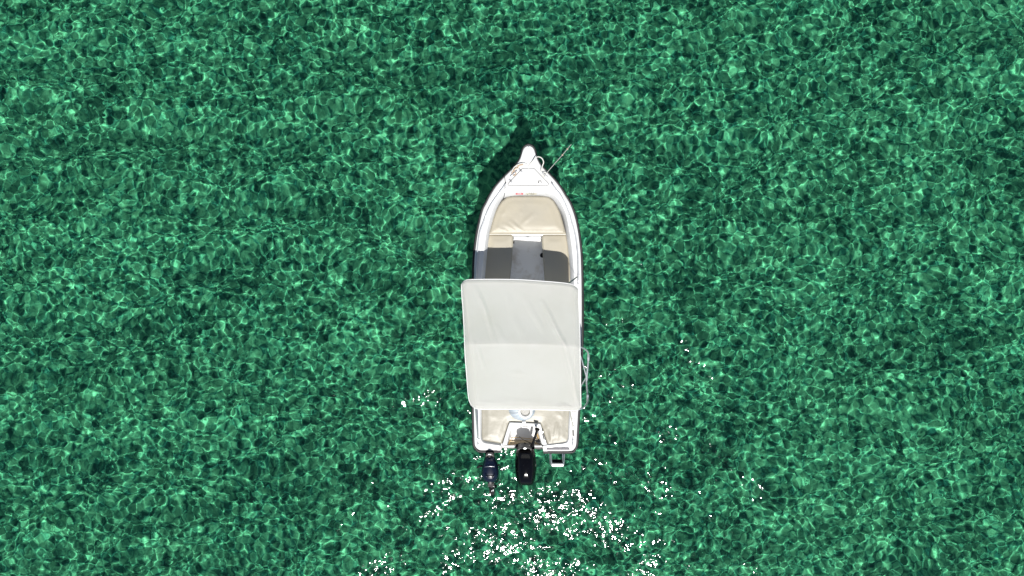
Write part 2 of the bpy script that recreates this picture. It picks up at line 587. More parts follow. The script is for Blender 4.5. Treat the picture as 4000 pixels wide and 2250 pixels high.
from mathutils import noise as mnoise
from mathutils.geometry import delaunay_2d_cdt
def soft_top(name, P, z0, z1, m, r=.05, lines=(), crown=.012, step=.024, parent=boat, piping=True):
    """upholstered cushion: a rounded edge and a top that swells, dips and creases"""
    P = [Vector(p) for p in P]
    Q = []
    for i in range(len(P)):                                   # even spacing round the outline
        a, b = P[i - 1], P[i]
        n = max(1, int((b - a).length / .035))
        Q += [a.lerp(b, k / n) for k in range(n)]
    P = Q
    bm = bmesh.new()
    rings = [(0, z0), (0, z1 - r * .9)]
    for k in range(1, 6):
        a = k / 5 * math.pi / 2
        rings.append((r * (1 - math.cos(a)) * .8, z1 - r * .9 * (1 - math.sin(a))))
    vs = []
    for d, z in rings:
        Qd = inset(P, d) if d > 1e-6 else P
        vs.append([bm.verts.new((q.x, q.y, z)) for q in Qd])
    for A, B in zip(vs, vs[1:]):
        for i in range(len(P)):
            bm.faces.new((A[i - 1], A[i], B[i], B[i - 1]))
    bm.faces.new(vs[0][::-1])
    edge = [v.co.to_2d() for v in vs[-1]]
    # the top is a fine grid of points joined up inside the outline
    x0, x1 = min(e.x for e in edge), max(e.x for e in edge)
    y0, y1 = min(e.y for e in edge), max(e.y for e in edge)
    def inside(p):
        r = False
        for i in range(len(edge)):
            a, b = edge[i - 1], edge[i]
            if (a.y > p.y) != (b.y > p.y) and p.x < (b.x - a.x) * (p.y - a.y) / (b.y - a.y) + a.x: r = not r
        return r
    pts = []
    for j in range(int((y1 - y0) / step) + 1):
        for i in range(int((x1 - x0) / step) + 1):
            p = Vector((x0 + (i + .5 * (j % 2)) * step, y0 + (j + .5) * step))
            if inside(p) and min((p - e).length for e in edge) > step * .5: pts.append(p)
    n = len(edge)
    ov, oe, of, om, _, _ = delaunay_2d_cdt(edge + pts, [], [list(range(n))], 1, 1e-6)
    tv = []
    for k, p in enumerate(ov):
        src = [q for q in om[k] if q < n]
        tv.append(vs[-1][src[0]] if src else bm.verts.new((p.x, p.y, z1)))
    tops = [bm.faces.new([tv[k] for k in f]) for f in of if len({tv[k] for k in f}) == len(f)]
    seg = [(W(*a, z1).to_2d(), W(*b, z1).to_2d(), hh, ww) for a, b, hh, ww in lines]
    for v in {v for f in tops for v in f.verts}:
        p = v.co.to_2d()
        de = min((p - e).length for e in edge)
        k = min(1, de / .10)
        k = k * k * (3 - 2 * k)
        z = crown * k + .006 * k * mnoise.noise(Vector((p.x * 4, p.y * 4, 3.1)))
        for a, b, hh, ww in seg:
            t = max(0, min(1, (p - a).dot(b - a) / (b - a).length_squared))
            d = (p - a.lerp(b, t)).length
            z += hh * math.exp(-(d / ww) ** 2) * math.sin(math.pi * (.08 + .84 * t)) * min(1, de / .03)
        v.co.z = z1 + z
    o = link(name, bm, m, parent, 60)
    if piping:
        pp = inset(P, r * .02)
        tube('piping', [(q.x, q.y, z1 - r * .75) for q in pp], .005, m, o, 5, True)
    return o

ln2 = lambda *a: [((1820 + x0 / 3.623, 750 + y0 / 3.623), (1820 + x1 / 3.623, 750 + y1 / 3.623), hh, ww) for x0, y0, x1, y1, hh, ww in a]
c = soft_top('bow_cushion', wxy(BOWC, .56), .46, .56, M['vinyl'], .045,
             ln2((610, 400, 840, 590, .010, .022), (540, 450, 750, 585, .010, .020), (420, 500, 640, 580, .010, .020), (400, 555, 560, 590, .006, .014),
                 (690, 410, 760, 500, -.006, .02), (790, 460, 970, 300, .007, .028), (480, 330, 570, 280, .006, .03), (760, 270, 800, 310, .004, .02)))
tag(c, 'bow cushion creased at its aft port corner')
LEFT = [(1910, 917), (1996, 917), (2003.5, 922), (2004, 930), (2003, 960), (1999, 1020), (1995, 1062), (1988, 1120), (1984, 1190), (1884, 1190), (1886, 1089), (1892, 1012), (1900, 957)]
RIGHT = [(2124, 917), (2117, 923), (2117, 935), (2119, 960), (2123, 1020), (2126, 1062), (2129, 1120), (2130, 1190), (2222, 1190), (2226, 1089), (2225, 1050), (2222, 1000), (2218, 950), (2214, 928), (2211, 917)]
px_slab('side_bench', [(1905, 924)] + [(x - 4, y) for x, y in LEFT[1:8]] + [(1984, 1290), (1884, 1290)] + LEFT[10:], .14, .40, M['gelcoat'], .012, 0)
px_slab('side_bench', [(x + 3, y) for x, y in RIGHT[:8]] + [(2130, 1290), (2236, 1290), (2238, 1089), (2232, 990), (2222, 930)], .14, .40, M['gelcoat'], .012, 0)
soft_top('side_cushion', wxy(LEFT, .49), .40, .49, M['vinyl'], .04)
soft_top('side_cushion', wxy(RIGHT, .49), .40, .49, M['vinyl'], .04)
b2 = lambda x, y, z: W(1820 + x / 3.623, 750 + y / 3.623, z)
lathe('drain_cap', b2(1082, 895, .3), [(0, .31), (.035, .31), (.04, .302), (.04, .25)], M['blackmat'], boat)
box('bench_latch', b2(672, 712, .34), (.035, .04, .05), M['blackmat'], boat)
box('name_plate', b2(876, 645, .455) + Vector((0, -.004, 0)), (.052, .012, .022), M['white'], boat)
box('platform_sill', b2(870, 645, .40), (.45, .03, .03), M['liner_and_slope_shade'], boat)
for x0, x1 in ((640, 617), (1085, 1108)):
    tube('bench_trim', [b2(x0, 1065, .30), b2((x0 + x1) / 2, 1140, .30), b2(x1, 1235, .30), b2(x1, 1290, .30)], .009, M['white'], boat, 6)

# stern box and its cushion round the motor well
s5 = lambda x, y: (1820 + x / 3.917, 1590 + y / 3.917)
WELL_OUT = [s5(*p) for p in ((555, 590), (600, 440), (655, 268), (672, 246), (700, 238), (1110, 256), (1138, 268), (1155, 300), (1182, 400), (1245, 575))]
WELL_IN = [s5(*p) for p in ((632, 575), (655, 450), (690, 340), (712, 312), (750, 296), (1050, 300), (1080, 312), (1100, 350), (1125, 440), (1162, 575))]
STERN = [s5(*p) for p in ((245, 508), (546, 564), (600, 428), (654, 260), (670, 240), (700, 231), (1112, 249), (1142, 262), (1160, 298), (1188, 400), (1254, 588), (1556, 546), (1572, 530), (1586, 150), (1588, -120), (236, -120), (236, 100), (240, 400))]
stern_box = [s5(*p) for p in ((225, 580), (560, 600), (615, 440), (668, 262), (690, 250), (1105, 268), (1130, 280), (1145, 310), (1172, 400), (1240, 600), (1560, 590), (1600, 540), (1600, -180), (220, -180))]
px_slab('stern_box', stern_box, .14, .47, M['liner_and_slope_shade'], .01, 0)
c = soft_top('stern_cushion', wxy(STERN, .555), .474, .555, M['vinyl_old'], .032,
             [((s5(*a)), (s5(*b)), hh, ww) for a, b, hh, ww in (((1290, 340), (1310, 560), .008, .018), ((1390, 250), (1350, 480), .010, .02), ((1420, 300), (1400, 500), .007, .014),
              ((1480, 520), (1540, 450), .005, .010), ((1510, 545), (1560, 480), .005, .01), ((1200, 280), (1260, 330), .006, .02), ((1380, 90), (1480, 160), .005, .03), ((300, 120), (500, 170), .004, .04))])
tag(c, 'U shaped weathered stern cushion round the motor well')

def motor_well():
    bm = bmesh.new()
    O = catmull(WELL_OUT, 4); I = catmull(WELL_IN, 4)
    rows = []
    n = len(O)
    for q, (o, i) in enumerate(zip(O, I)):
        zt = .60
        a, b = W(o.x, o.y, zt), W(i.x, i.y, zt)
        u = (b - a).normalized()
        rows.append([bm.verts.new(v) for v in (a + Vector((0, 0, -.16)), a + Vector((0, 0, -.012)), a + u * .004 + Vector((0, 0, -.004)), a + u * .014, b - u * .014,
                                              b - u * .004 + Vector((0, 0, -.004)), b + Vector((0, 0, -.014)), b + u * .03 + Vector((0, 0, -.22)), b + u * .045 + Vector((0, 0, -.30)))])
    for A, B in zip(rows, rows[1:]):
        for k in range(len(A) - 1):
            bm.faces.new((A[k], A[k + 1], B[k + 1], B[k]))
    bm.faces.new(rows[0]); bm.faces.new(rows[-1][::-1])
    bm.faces.new([r[-1] for r in rows])
    bmesh.ops.triangulate(bm, faces=[f for f in bm.faces if len(f.verts) > 4])
    return link('motor_well', bm, M['gelcoat'], boat, 40)
well = motor_well()
px_slab('transom', [s5(*p) for p in ((545, 588), (1165, 588), (1180, 622), (540, 622))], .0, .43, M['gelcoat'], .008, .008, zpx=.43)
px_slab('transom_board', [s5(*p) for p in ((665, 520), (1120, 520), (1150, 584), (645, 584))], .30, .335, M['wood'], .004, .01, zpx=.335)
for xs in ((470, 545), (1185, 1252)):
    px_slab('transom_step', [s5(*p) for p in ((xs[0], 655), (xs[1], 655), (xs[1], 700), (xs[0], 700))], .44, .545, M['white'], .01, .008)
px_slab('step_pad', [s5(*p) for p in ((1235, 622), (1575, 622), (1588, 640), (1585, 655), (1235, 655))], .560, .606, M['pad'], .002, .006, 1)
tube('well_lip', [W(*s5(860, 298), .612), W(*s5(950, 300), .612)], .004, M['groove'], boat, 5)
slab('well_latch', rounded(wxy([s5(*p) for p in ((862, 224), (915, 222), (917, 240), (862, 242))], .62), .006), .56, .625, M['white'], boat, .004)
tube('well_strap', [W(*s5(1170, 385), .606), W(*s5(1183, 450), .61), W(*s5(1203, 512), .606)], .0075, M['blackmat'], boat, 6)
for p in ((1170, 383), (1203, 514)):
    lathe('strap_eye', W(*s5(*p), .6), [(.006, .616), (.016, .616), (.02, .61), (.02, .598)], M['steel'], boat, 14)

# ------------------------------------------------------------------ bow fittings
z1 = lambda x, y: (1850 + x / 3.813, 440 + y / 3.813)
def dz(x, y):                                               # height of the foredeck at a zoomed point
    return zg(z1(x, y)[1]) + .016
def b1(x, y, dh=0):
    z = dz(x, y) + dh
    return W(*z1(x, y), z)
HATCH = [(737, 834), (892, 834), (905, 842), (1113, 1058), (1120, 1070), (1106, 1083), (526, 1083), (512, 1072), (519, 1058), (722, 842)]
hp_ = [b1(x, y).to_2d() for x, y in HATCH]
zfh = lambda p: zg(1125 - p.y * FPX / (HC - .75)) - .70
slab('hatch_gasket', inset(rounded(hp_, .012), -.010), .70, .729, M['groove'], boat, .002, 1, zfh)
hatch = slab('bow_hatch', inset(rounded(hp_, .012), .002), .70, .740, M['gelcoat'], boat, .006, 3, zfh)
for x, y in ((700, 862), (552, 1018)):
    ctr = b1(x, y, .03)
    hg = box('hinge', ctr, (.075, .020, .010), M['steel'], boat, R(-43), .003)
    link('hinge_pin', tube_bm(bmesh.new(), [ctr + Vector((.012, .012, .006)), ctr + Vector((-.012, -.012, .006))], .007, 8), M['greyplastic'], hg)
ctr = b1(986, 1030, .022)
lt = box('hatch_latch', ctr, (.058, .046, .012), M['greyplastic'], boat, 0, .004)
box('latch_ring', ctr + Vector((.004, -.004, .007)), (.034, .026, .008), M['white'], lt, 0, .003)
box('latch_finger', ctr + Vector((.006, .002, .012)), (.022, .006, .006), M['ink'], lt, R(25), .001)
for dx in (-30, 30):
    tube('bow_ridge', [b1(822 + dx, 560, -.002), b1(822 + dx, 680, -.0), b1(820 + dx, 828, -.001)], .0045, M['gelcoat'], boat, 6)
lathe('bow_bolt', b1(820, 512), [(0, dz(820, 512) + .008), (.009, dz(820, 512) + .006), (.011, dz(820, 512) - .03)], M['steel'], boat, 10)

def cleat(x, y, ang):
    c = b1(x, y, 0)
    u = Vector((math.cos(ang), math.sin(ang), 0))
    bm = tube_bm(bmesh.new(), [c - u * .075 + Vector((0, 0, .030)), c - u * .05 + Vector((0, 0, .036)), c + u * .05 + Vector((0, 0, .036)), c + u * .075 + Vector((0, 0, .030))], [.006, .009, .009, .006], 8)
    cl = link('cleat', bm, M['steel'], boat)
    for s in (-1, 1):
        lathe('cleat_foot', c + u * .025 * s, [(.0, c.z + .034), (.007, c.z + .034), (.008, c.z + .008), (.018, c.z + .004), (.018, c.z - .01)], M['steel'], cl, 10)
    return cl
cleat(597, 910, R(43)); cleat(1050, 918, R(-43))

def rail(pts, posts, name='grab_rail'):
    hgt = .055
    P = [W(x, y, zg(y) + hgt) for x, y in pts]
    P = catmull(P, 5)
    P[0].z -= .045; P[-1].z -= .045
    r = tube(name, P, .0105, M['steel'], boat, 8)
    for x, y in posts:
        z = zg(y)
        link('rail_post', lathe_bm(bmesh.new(), W(x, y, z + .02), [(.008, z + .055), (.008, z + .016), (.022, z + .012), (.024, z - .004)], 12), M['steel'], r)
    return r
rail([z1(478, 1050), (1962, 737), (1941, 765), (1917, 801), (1900, 836), (1885, 877), (1872.5, 916), (1864, 990), (1859, 1070), (1858.5, 1150)], [z1(480, 1050), (1899, 841), (1859, 1068)])
rail([z1(1162, 1045), (2170, 738), (2193, 768), (2212, 805), (2226, 843), (2238, 880), (2250, 930), (2257, 990), (2259, 1065), (2258.5, 1112)], [z1(1163, 1045), (2224, 841), (2259, 1072)])

# stickers on the coaming in front of the bow cushion
def sticker(name, x0, y0, x1, y1, m, z=.735):
    z = zg(757) - .035
    a, b = W(*z1(x0, y0), z), W(*z1(x1, y1), z)
    return box(name, ((a + b) / 2) + Vector((0, 0, 0)), (abs(b.x - a.x), abs(b.y - a.y), .004), m, boat, 0, 0, R(-28)), (a + b) / 2
st, c0 = sticker('warning_sticker', 628, 1198, 738, 1222, M['red'])
st2, c1 = sticker('data_plate', 775, 1188, 938, 1230, M['cream'])
rot = Matrix.Rotation(R(-28), 3, 'X')
def mark(parent, c, dx, dy, w, hh, m, name='lettering'):
    return box(name, c + rot @ Vector((dx, dy, .0028)), (w, hh, .0015), m, parent, 0, 0, R(-28))
for dx in (-.024, -.008, .008, .022):
    mark(st, c0, dx, .003, .010, .007, M['white']); mark(st, c0, dx, -.006, .011, .006, M['white'])
for dx in (-.032, .006, .045):
    mark(st2, c1, dx, .013, .018, .006, M['ink'])
mark(st2, c1, -.058, -.014, .013, .009, M['ink']); mark(st2, c1, .01, -.003, .07, .0025, M['ink']); mark(st2, c1, .02, -.011, .06, .0025, M['ink'])

# ------------------------------------------------------------------ stern fittings
def stern_cleat(x, y, L=.05):
    c = W(*s5(x, y), .585)
    cl = link('deck_cleat', tube_bm(bmesh.new(), [c + Vector((0, -L, .022)), c + Vector((0, -L * .5, .028)), c + Vector((0, L * .5, .028)), c + Vector((0, L, .022))], [.003, .006, .006, .003], 8), M['steel'], boat)
    for s in (-1, 1):
        link('cleat_foot', tube_bm(bmesh.new(), [c + Vector((-.016, s * L * .42, .004)), c + Vector((0, s * L * .42, .024)), c + Vector((.016, s * L * .42, .004))], .005, 6), M['steel'], cl)
stern_cleat(1630, 525, .075); stern_cleat(183, 548, .035)
c = W(*s5(1643, 195), .58)
lathe('fuel_cap', c, [(0, .610), (.012, .610), (.014, .606), (.024, .606), (.028, .600), (.034, .592), (.036, .57)], M['steel'], boat, 20)
c = W(*s5(1652, 70), .59)
lb = box('deck_label', c, (.075, .03, .003), M['white'], boat, 0, 0)
for k in range(4): box('lettering', c + Vector((-.027 + k * .018, .002, .0022)), (.011, .016, .0012), M['ink'], lb, 0, 0)
box('lettering', c + Vector((0, -.012, .0022)), (.05, .004, .0012), M['ink'], lb, 0, 0)
for p in ((185, 492), (1645, 312)):
    c = W(*s5(*p), .58)
    hg = box('canopy_hinge', c + Vector((0, 0, .018)), (.032, .052, .034), M['steel'], boat, R(20), .006)
    link('hinge_pin', tube_bm(bmesh.new(), [c + Vector((-.03, 0, .03)), c + Vector((.03, .006, .03))], .006, 8), M['steel'], hg)
c = W(*s5(1640, 395), .58)
box('deck_shadow_bar', c + Vector((0, 0, .012)), (.028, .10, .02), M['greyplastic'], boat, R(3), .006)  # grey bar added to stand for a dark shadow on the side deck

# swim ladder hung on the transom
LAD = boat
def L5(x, y, z): return W(*s5(x, y), z)
lad = link('swim_ladder', tube_bm(bmesh.new(), [L5(1296, 668, .46), L5(1298, 720, .50), L5(1303, 800, .44), L5(1308, 870, .32), L5(1310, 890, .22)], .014, 8), M['ladder'], boat)
for pts in ([L5(1505, 668, .46), L5(1505, 720, .50), L5(1502, 800, .44), L5(1497, 870, .32), L5(1495, 890, .22)],
            [L5(1284, 668, .42), L5(1286, 740, .40), L5(1290, 830, .30), L5(1296, 885, .16)], [L5(1480, 668, .42), L5(1482, 740, .40), L5(1484, 830, .30), L5(1486, 885, .16)]):
    link('side_tube', tube_bm(bmesh.new(), pts, .012, 8), M['ladder'], lad)
a, b = L5(1312, 890, .34), L5(1492, 890, .34)
box('ladder_step', (a + b) / 2, ((b - a).length, .045, .022), M['white'], lad, 0, .006)
a, b = L5(1318, 846, .24), L5(1482, 846, .24)
box('ladder_step', (a + b) / 2, ((b - a).length, .10, .022), M['blackmat'], lad, 0, .006)
a, b = L5(1305, 868, .33), L5(1500, 868, .33)
link('ladder_rung', tube_bm(bmesh.new(), [a, b], .012, 8), M['ladder'], lad)

# ------------------------------------------------------------------ sun canopy on its frame
z3 = lambda x, y: (1780 + x / 4.6, 1070 + y / 4.6)
z4 = lambda x, y: (1780 + x / 4.2625, 1300 + y / 4.2625)
TOP = [z3(*p) for p in ((118, 160), (165, 122), (240, 102), (600, 95), (1100, 100), (1500, 125), (1900, 157), (2070, 184), (2150, 222), (2185, 255))]
BOT = [z4(*p) for p in ((262, 1208), (300, 1240), (400, 1272), (800, 1274), (1200, 1276), (1600, 1284), (1900, 1294), (2000, 1294), (2050, 1284), (2078, 1266))]
LEF = [TOP[0], z3(103, 195), z3(112, 420), z3(128, 600), z3(150, 1000), z3(165, 1400), z4(165, 500), z4(185, 750), z4(205, 1000), z4(222, 1120), BOT[0]]
RIG = [TOP[-1], z3(2205, 320), z3(2212, 600), z3(2228, 1000), z3(2234, 1300), z4(2072, 400), z4(2078, 800), z4(2084, 1120), z4(2086, 1220), BOT[-1]]
def resample(P, n):
    P = catmull([Vector(p) for p in P], 8)
    L = [0]
    for a, b in zip(P, P[1:]): L.append(L[-1] + (b - a).length)
    out = []
    for k in range(n + 1):
        s = L[-1] * k / n
        i = 0
        while i < len(L) - 2 and L[i + 1] < s: i += 1
        t = (s - L[i]) / max(1e-9, L[i + 1] - L[i])
        out.append(P[i].lerp(P[i + 1], min(1, max(0, t))))
    return out
CU, CV = 84, 96
T_, B_, L_, R_ = resample(TOP, CU), resample(BOT, CU), resample(LEF, CV), resample(RIG, CV)
FOLD = [((1852, 1115), (1905, 1230), .007, 9), ((1880, 1170), (1934, 1340), .008, 8), ((2084, 1225), (2122, 1295), .005, 9), ((2120, 1180), (2206, 1352), .011, 8),
        ((2150, 1255), (2212, 1360), .008, 6), ((2200, 1330), (2236, 1470), .010, 8), ((2226, 1430), (2262, 1600), .010, 7), ((1986, 1140), (1994, 1230), .004, 12),
        ((1858, 1338), (1884, 1430), .009, 8), ((1870, 1380), (1905, 1500), .004, 14), ((2010, 1240), (2040, 1310), .004, 14), ((2050, 1160), (2090, 1250), .004, 13), ((1930, 1260), (1975, 1345), .004, 12),
        ((2170, 1585), (2206, 1600), .008, 5), ((2186, 1578), (2222, 1600), .010, 4), ((2200, 1576), (2240, 1600), .008, 4), ((1990, 1456), (2050, 1462), .003, 8),
        ((1812, 1120), (1838, 1374), .006, 4), ((1836, 1300), (1864, 1567), .006, 4), ((1864, 1572), (1990, 1576), .004, 6), ((1940, 1560), (2200, 1585), .003, 10)]
def canopy_point(u, v):
    iu, iv = u * CU, v * CV
    i0, j0 = min(int(iu), CU - 1), min(int(iv), CV - 1)
    at = lambda A, i, x: A[i].lerp(A[i + 1], x - i)
    t, b = at(T_, i0, iu), at(B_, i0, iu)
    l, r = at(L_, j0, iv), at(R_, j0, iv)
    p = t * (1 - v) + b * v + l * (1 - u) + r * u - (T_[0] * (1 - u) * (1 - v) + T_[-1] * u * (1 - v) + B_[0] * (1 - u) * v + B_[-1] * u * v)
    vm = .495 - .008 * u
    if v < vm: s = v / vm; z = 1.735 + .125 * s ** 2.1
    else: s = (v - vm) / (1 - vm); z = 1.755 + .105 * (1 - s) ** 1.7
    e = min(u, 1 - u)
    z -= .075 * max(0, 1 - e / .10) ** 2.2
    z -= .02 * math.sin(math.pi * u)  * math.sin(math.pi * ((v / vm) if v < vm else (v - vm) / (1 - vm)))
    ev = min(v, 1 - v)
    z -= .03 * max(0, 1 - ev / .03) ** 2
    for a, bb, hh, ww in FOLD:
        ax, ay = a; bx, by = bb
        dx, dy = bx - ax, by - ay
        tt = ((p.x - ax) * dx + (p.y - ay) * dy) / (dx * dx + dy * dy)
        tc = max(0, min(1, tt))
        d = math.hypot(p.x - ax - dx * tc, p.y - ay - dy * tc)
        if d < ww * 3: z += 3.0 * hh * math.exp(-(d / ww) ** 2) * math.sin(math.pi * (.1 + .8 * tc))
    z += .004 * mnoise.noise(Vector((p.x / 70, p.y / 90, .7))) + .0018 * mnoise.noise(Vector((p.x / 22, p.y / 30, 5)))
    return W(p.x, p.y, z)
bm = bmesh.new()
g = [[bm.verts.new(canopy_point(i / CU, j / CV)) for i in range(CU + 1)] for j in range(CV + 1)]
for j in range(CV):
    for i in range(CU):
        bm.faces.new((g[j][i], g[j + 1][i], g[j + 1][i + 1], g[j][i + 1]))
border = [v.co.copy() for v in g[0]] + [g[j][CU].co.copy() for j in range(1, CV)] + [v.co.copy() for v in g[CV][::-1]] + [g[j][0].co.copy() for j in range(CV - 1, 0, -1)]
# hem that hangs a few centimetres below the edge
bmesh.ops.recalc_face_normals(bm, faces=bm.faces)
canvas = link('sun_canopy', bm, M['canvas'], boat, 75)
hb = bmesh.new()
cc = sum(border, Vector()) / len(border)
r1 = [hb.verts.new(p) for p in border]
r2 = [hb.verts.new(p + Vector(((cc.x - p.x) * .004, (cc.y - p.y) * .004, -.05))) for p in border]
for k in range(len(border)): hb.faces.new((r1[k - 1], r1[k], r2[k], r2[k - 1]))
link('hem', hb, M['canvas'], canvas, 60)
tube('piping', border[::2], .006, M['white'], canvas, 6, True)
tube('seam', [canopy_point(u / 40, .4965 - .008 * u / 40) + Vector((0, 0, .001)) for u in range(4, 33)], .0035, M['canvas'], canvas, 5)
for u0, u1, v0, v1 in ((.030, .072, .06, .97), (.955, .94, .08, .93)):
    tube('side_seam', [canopy_point(u0 + (u1 - u0) * k / 30, v0 + (v1 - v0) * k / 30) + Vector((0, 0, .0005)) for k in range(31)], .003, M['canvas'], canvas, 5)
for v in (.03, .965):
    tube('hem_seam', [canopy_point(.05 + .9 * k / 30, v) + Vector((0, 0, .0003)) for k in range(31)], .0028, M['canvas'], canvas, 5)
# frame: three bows on two hinge points and struts
def bow(v, foot_l, foot_r, name='frame_bow'):
    P = [foot_l]
    for k in range(13):
        u = .055 + .89 * k / 12
        p = canopy_point(u, v)
        P.append(p + Vector((0, 0, -.034)))
    P.append(foot_r)
    tube(name, P, .0125, M['tube'], canvas, 8)
fl, fr_ = W(1864, 1395, .60), W(2255, 1398, .60)
bow(.035, fl, fr_)
bow(.497, fl + Vector((0, -.05, 0)), fr_ + Vector((0, -.05, 0)))
bow(.965, fl + Vector((0, -.1, 0)), fr_ + Vector((0, -.1, 0)))
# loop of folded frame tube standing out on the starboard side
loop = [W(*z4(2040, 236), 1.70), W(*z4(2085, 240), 1.68), W(*z4(2150, 268), 1.60), W(*z4(2200, 320), 1.50), W(*z4(2212, 400), 1.40), W(*z4(2200, 560), 1.28), W(*z4(2182, 740), 1.2), W(*z4(2180, 860), 1.22), W(*z4(2196, 1010), 1.32), W(*z4(2200, 1130), 1.44), W(*z4(2165, 1210), 1.56), W(*z4(2100, 1258), 1.66), W(*z4(2030, 1275), 1.68)]
tube('side_frame', loop, .0135, M['tube'], canvas, 8, n=4)
tube('strut', [W(*z4(2050, 300), 1.50), W(*z4(2110, 480), 1.30), W(*z4(2172, 725), 1.19)], .010, M['tube'], canvas, 8, n=3)
tube('strut', [W(*z4(2175, 745), 1.19), W(*z4(2105, 860), 1.05), W(*z4(2060, 960), .72)], .010, M['tube'], canvas, 8, n=3)
for x, y, z in ((2212, 410, 1.39), (2182, 745, 1.2), (2198, 1080, 1.38)):
    p = W(*z4(x, y), z)
    link('tube_joint', tube_bm(bmesh.new(), [p + Vector((0, .045, .01)), p + Vector((0, -.045, -.01))], .018, 8), M['tube'], canvas)
tube('rear_leg', [W(*s5(185, 490), .61), W(*s5(178, 400), .78), W(*s5(150, 20), 1.5), W(*s5(148, -10), 1.62)], .011, M['tube'], canvas, 8)
tube('rear_strap', [W(*s5(1642, 300), .61), W(*s5(1615, 180), 1.0), W(*s5(1592, 60), 1.5), W(*s5(1588, 20), 1.66)], .009, M['strap'], canvas, 6)
def strap_between(a, b, name='front_strap', w=.022):
    t = (b - a).normalized(); s = t.cross(Vector((0, 0, 1))).normalized() * w / 2
    u = s.cross(t).normalized() * .0015
    bm = bmesh.new()
    vs = [bm.verts.new(q) for q in (a - s - u, a + s - u, a + s + u, a - s + u, b - s - u, b + s - u, b + s + u, b - s + u)]
    for f in ((0, 1, 2, 3), (7, 6, 5, 4), (0, 4, 5, 1), (1, 5, 6, 2), (2, 6, 7, 3), (3, 7, 4, 0)): bm.faces.new([vs[i] for i in f])
    return link(name, bm, M['strap'], canvas, 0)
strap_between(b2(1575, 1200, .66), b2(1455, 1292, 1.66))

# ------------------------------------------------------------------ outboard motors
def cowling(pts, zb, ze, hd, tilt, m, parent, name='cowling', n=2.6, flare=.94, up=Vector((0, 0, 0))):
    """closed cover: sides rise from zb to ze, then a dome of height hd; tilt raises its aft end"""
    P = catmull(wxy(pts, ze), 5, True)
    c = sum(P, Vector((0, 0))) / len(P)
    bm = bmesh.new()
    rings = []
    prof = [(flare * .97, zb), (flare, zb + .015), (1 - (1 - flare) * .35, zb + (ze - zb) * .5), (1, ze - .02)]
    for k in range(1, 15):
        a = k / 15 * math.pi / 2
        prof.append((math.cos(a) ** (2 / n), ze - .02 + hd * math.sin(a) ** (2 / n)))
    for s, z in prof:
        rings.append([bm.verts.new((c.x + (p.x - c.x) * s, c.y + (p.y - c.y) * s, z - tilt * (p.y - c.y) * s * (1 if z > zb + .02 else 0))) for p in P])
    apex = bm.verts.new((c.x, c.y, ze - .02 + hd))
    N = len(P)
    for A, B in zip(rings, rings[1:]):
        for k in range(N): bm.faces.new((A[k - 1], A[k], B[k], B[k - 1]))
    for k in range(N): bm.faces.new((rings[-1][k - 1], rings[-1][k], apex))
    bm.faces.new(rings[0][::-1])
    return link(name, bm, m, parent, 50)

main = empty('outboard_motor', W(*s5(915, 850), 0), 'large glossy black outboard motor in the middle of the white transom', 'outboard motor')
cowling([s5(*p) for p in ((770, 690), (753, 800), (748, 900), (754, 1000), (768, 1080), (790, 1145), (822, 1184), (915, 1192), (1012, 1186), (1046, 1130), (1066, 1060), (1078, 980), (1082, 890), (1072, 780), (1052, 690), (1000, 648), (915, 636), (830, 642))],
        .42, .70, .21, .10, M['black'], main, n=2.05)
px_slab('front_panel', [s5(*p) for p in ((790, 665), (812, 625), (850, 610), (960, 612), (1000, 632), (1012, 668), (905, 650))], .50, .79, M['greyplastic'], .02, .01, parent=main)
c = W(*s5(903, 634), .793)
bm = bmesh.new(); lathe_bm(bm, (0, 0), [(0, .004), (.9, .004), (1, 0)], 20)
bmesh.ops.scale(bm, verts=bm.verts, vec=(.026, .011, 1)); bmesh.ops.translate(bm, verts=bm.verts, vec=c)
link('emblem', bm, M['steel'], main)
mb = link('clamp_bracket', box_bm(box_bm(box_bm(bmesh.new(), W(*s5(905, 602), .47), (.25, .075, .18), 0, .015), W(*s5(785, 590), .48), (.05, .05, .08), 0, .01), W(*s5(1030, 640), .45), (.04, .12, .12), 0, .012), M['blackmat'], main)
tube('tilt_lever', [W(*s5(885, 605), .56), W(*s5(890, 560), .60), W(*s5(902, 545), .60), W(*s5(912, 565), .59), W(*s5(905, 600), .56)], .005, M['blackmat'], main, 6, n=3)
tl = tube('tiller_handle', [W(*s5(1015, 600), .60), W(*s5(1035, 530), .66), W(*s5(1062, 440), .72), W(*s5(1085, 365), .76)], [.024, .022, .020, .021], M['blackmat'], main, 12)
a, b = W(*s5(1083, 372), .76), W(*s5(1092, 334), .775)
link('tiller_grip', tube_bm(bmesh.new(), [a, a.lerp(b, .35), a.lerp(b, .8), b, b + (b - a) * .04], [.022, .030, .042, .040, .02], 12), M['blackmat'], tl)
tube('control_cable', [W(*s5(815, 448), .62), W(*s5(860, 490), .60), W(*s5(940, 530), .58), W(*s5(1000, 555), .56), W(*s5(1012, 590), .54)], .0055, M['rubber'], main, 6, n=4)
tube('fuel_line', [W(*s5(850, 650), .82), W(*s5(865, 625), .80), W(*s5(900, 600), .74), W(*s5(845, 655), .74)], .004, M['rubber'], main, 6, n=4)
def leg_bm(c, zt, zb, w, l):
    bm = bmesh.new()
    rows = []
    for k in range(7):
        t = k / 6
        z = zt + (zb - zt) * t
        sx, sy = w * (1 - .45 * t), l * (1 - .3 * t)
        rows.append([bm.verts.new((c.x + sx * math.cos(a) * .5, c.y + sy * math.sin(a) * .5, z)) for a in [2 * math.pi * q / 16 for q in range(16)]])
    for A, B in zip(rows, rows[1:]):
        for k in range(16): bm.faces.new((A[k - 1], A[k], B[k], B[k - 1]))
    bm.faces.new(rows[0][::-1]); bm.faces.new(rows[-1])
    return bm
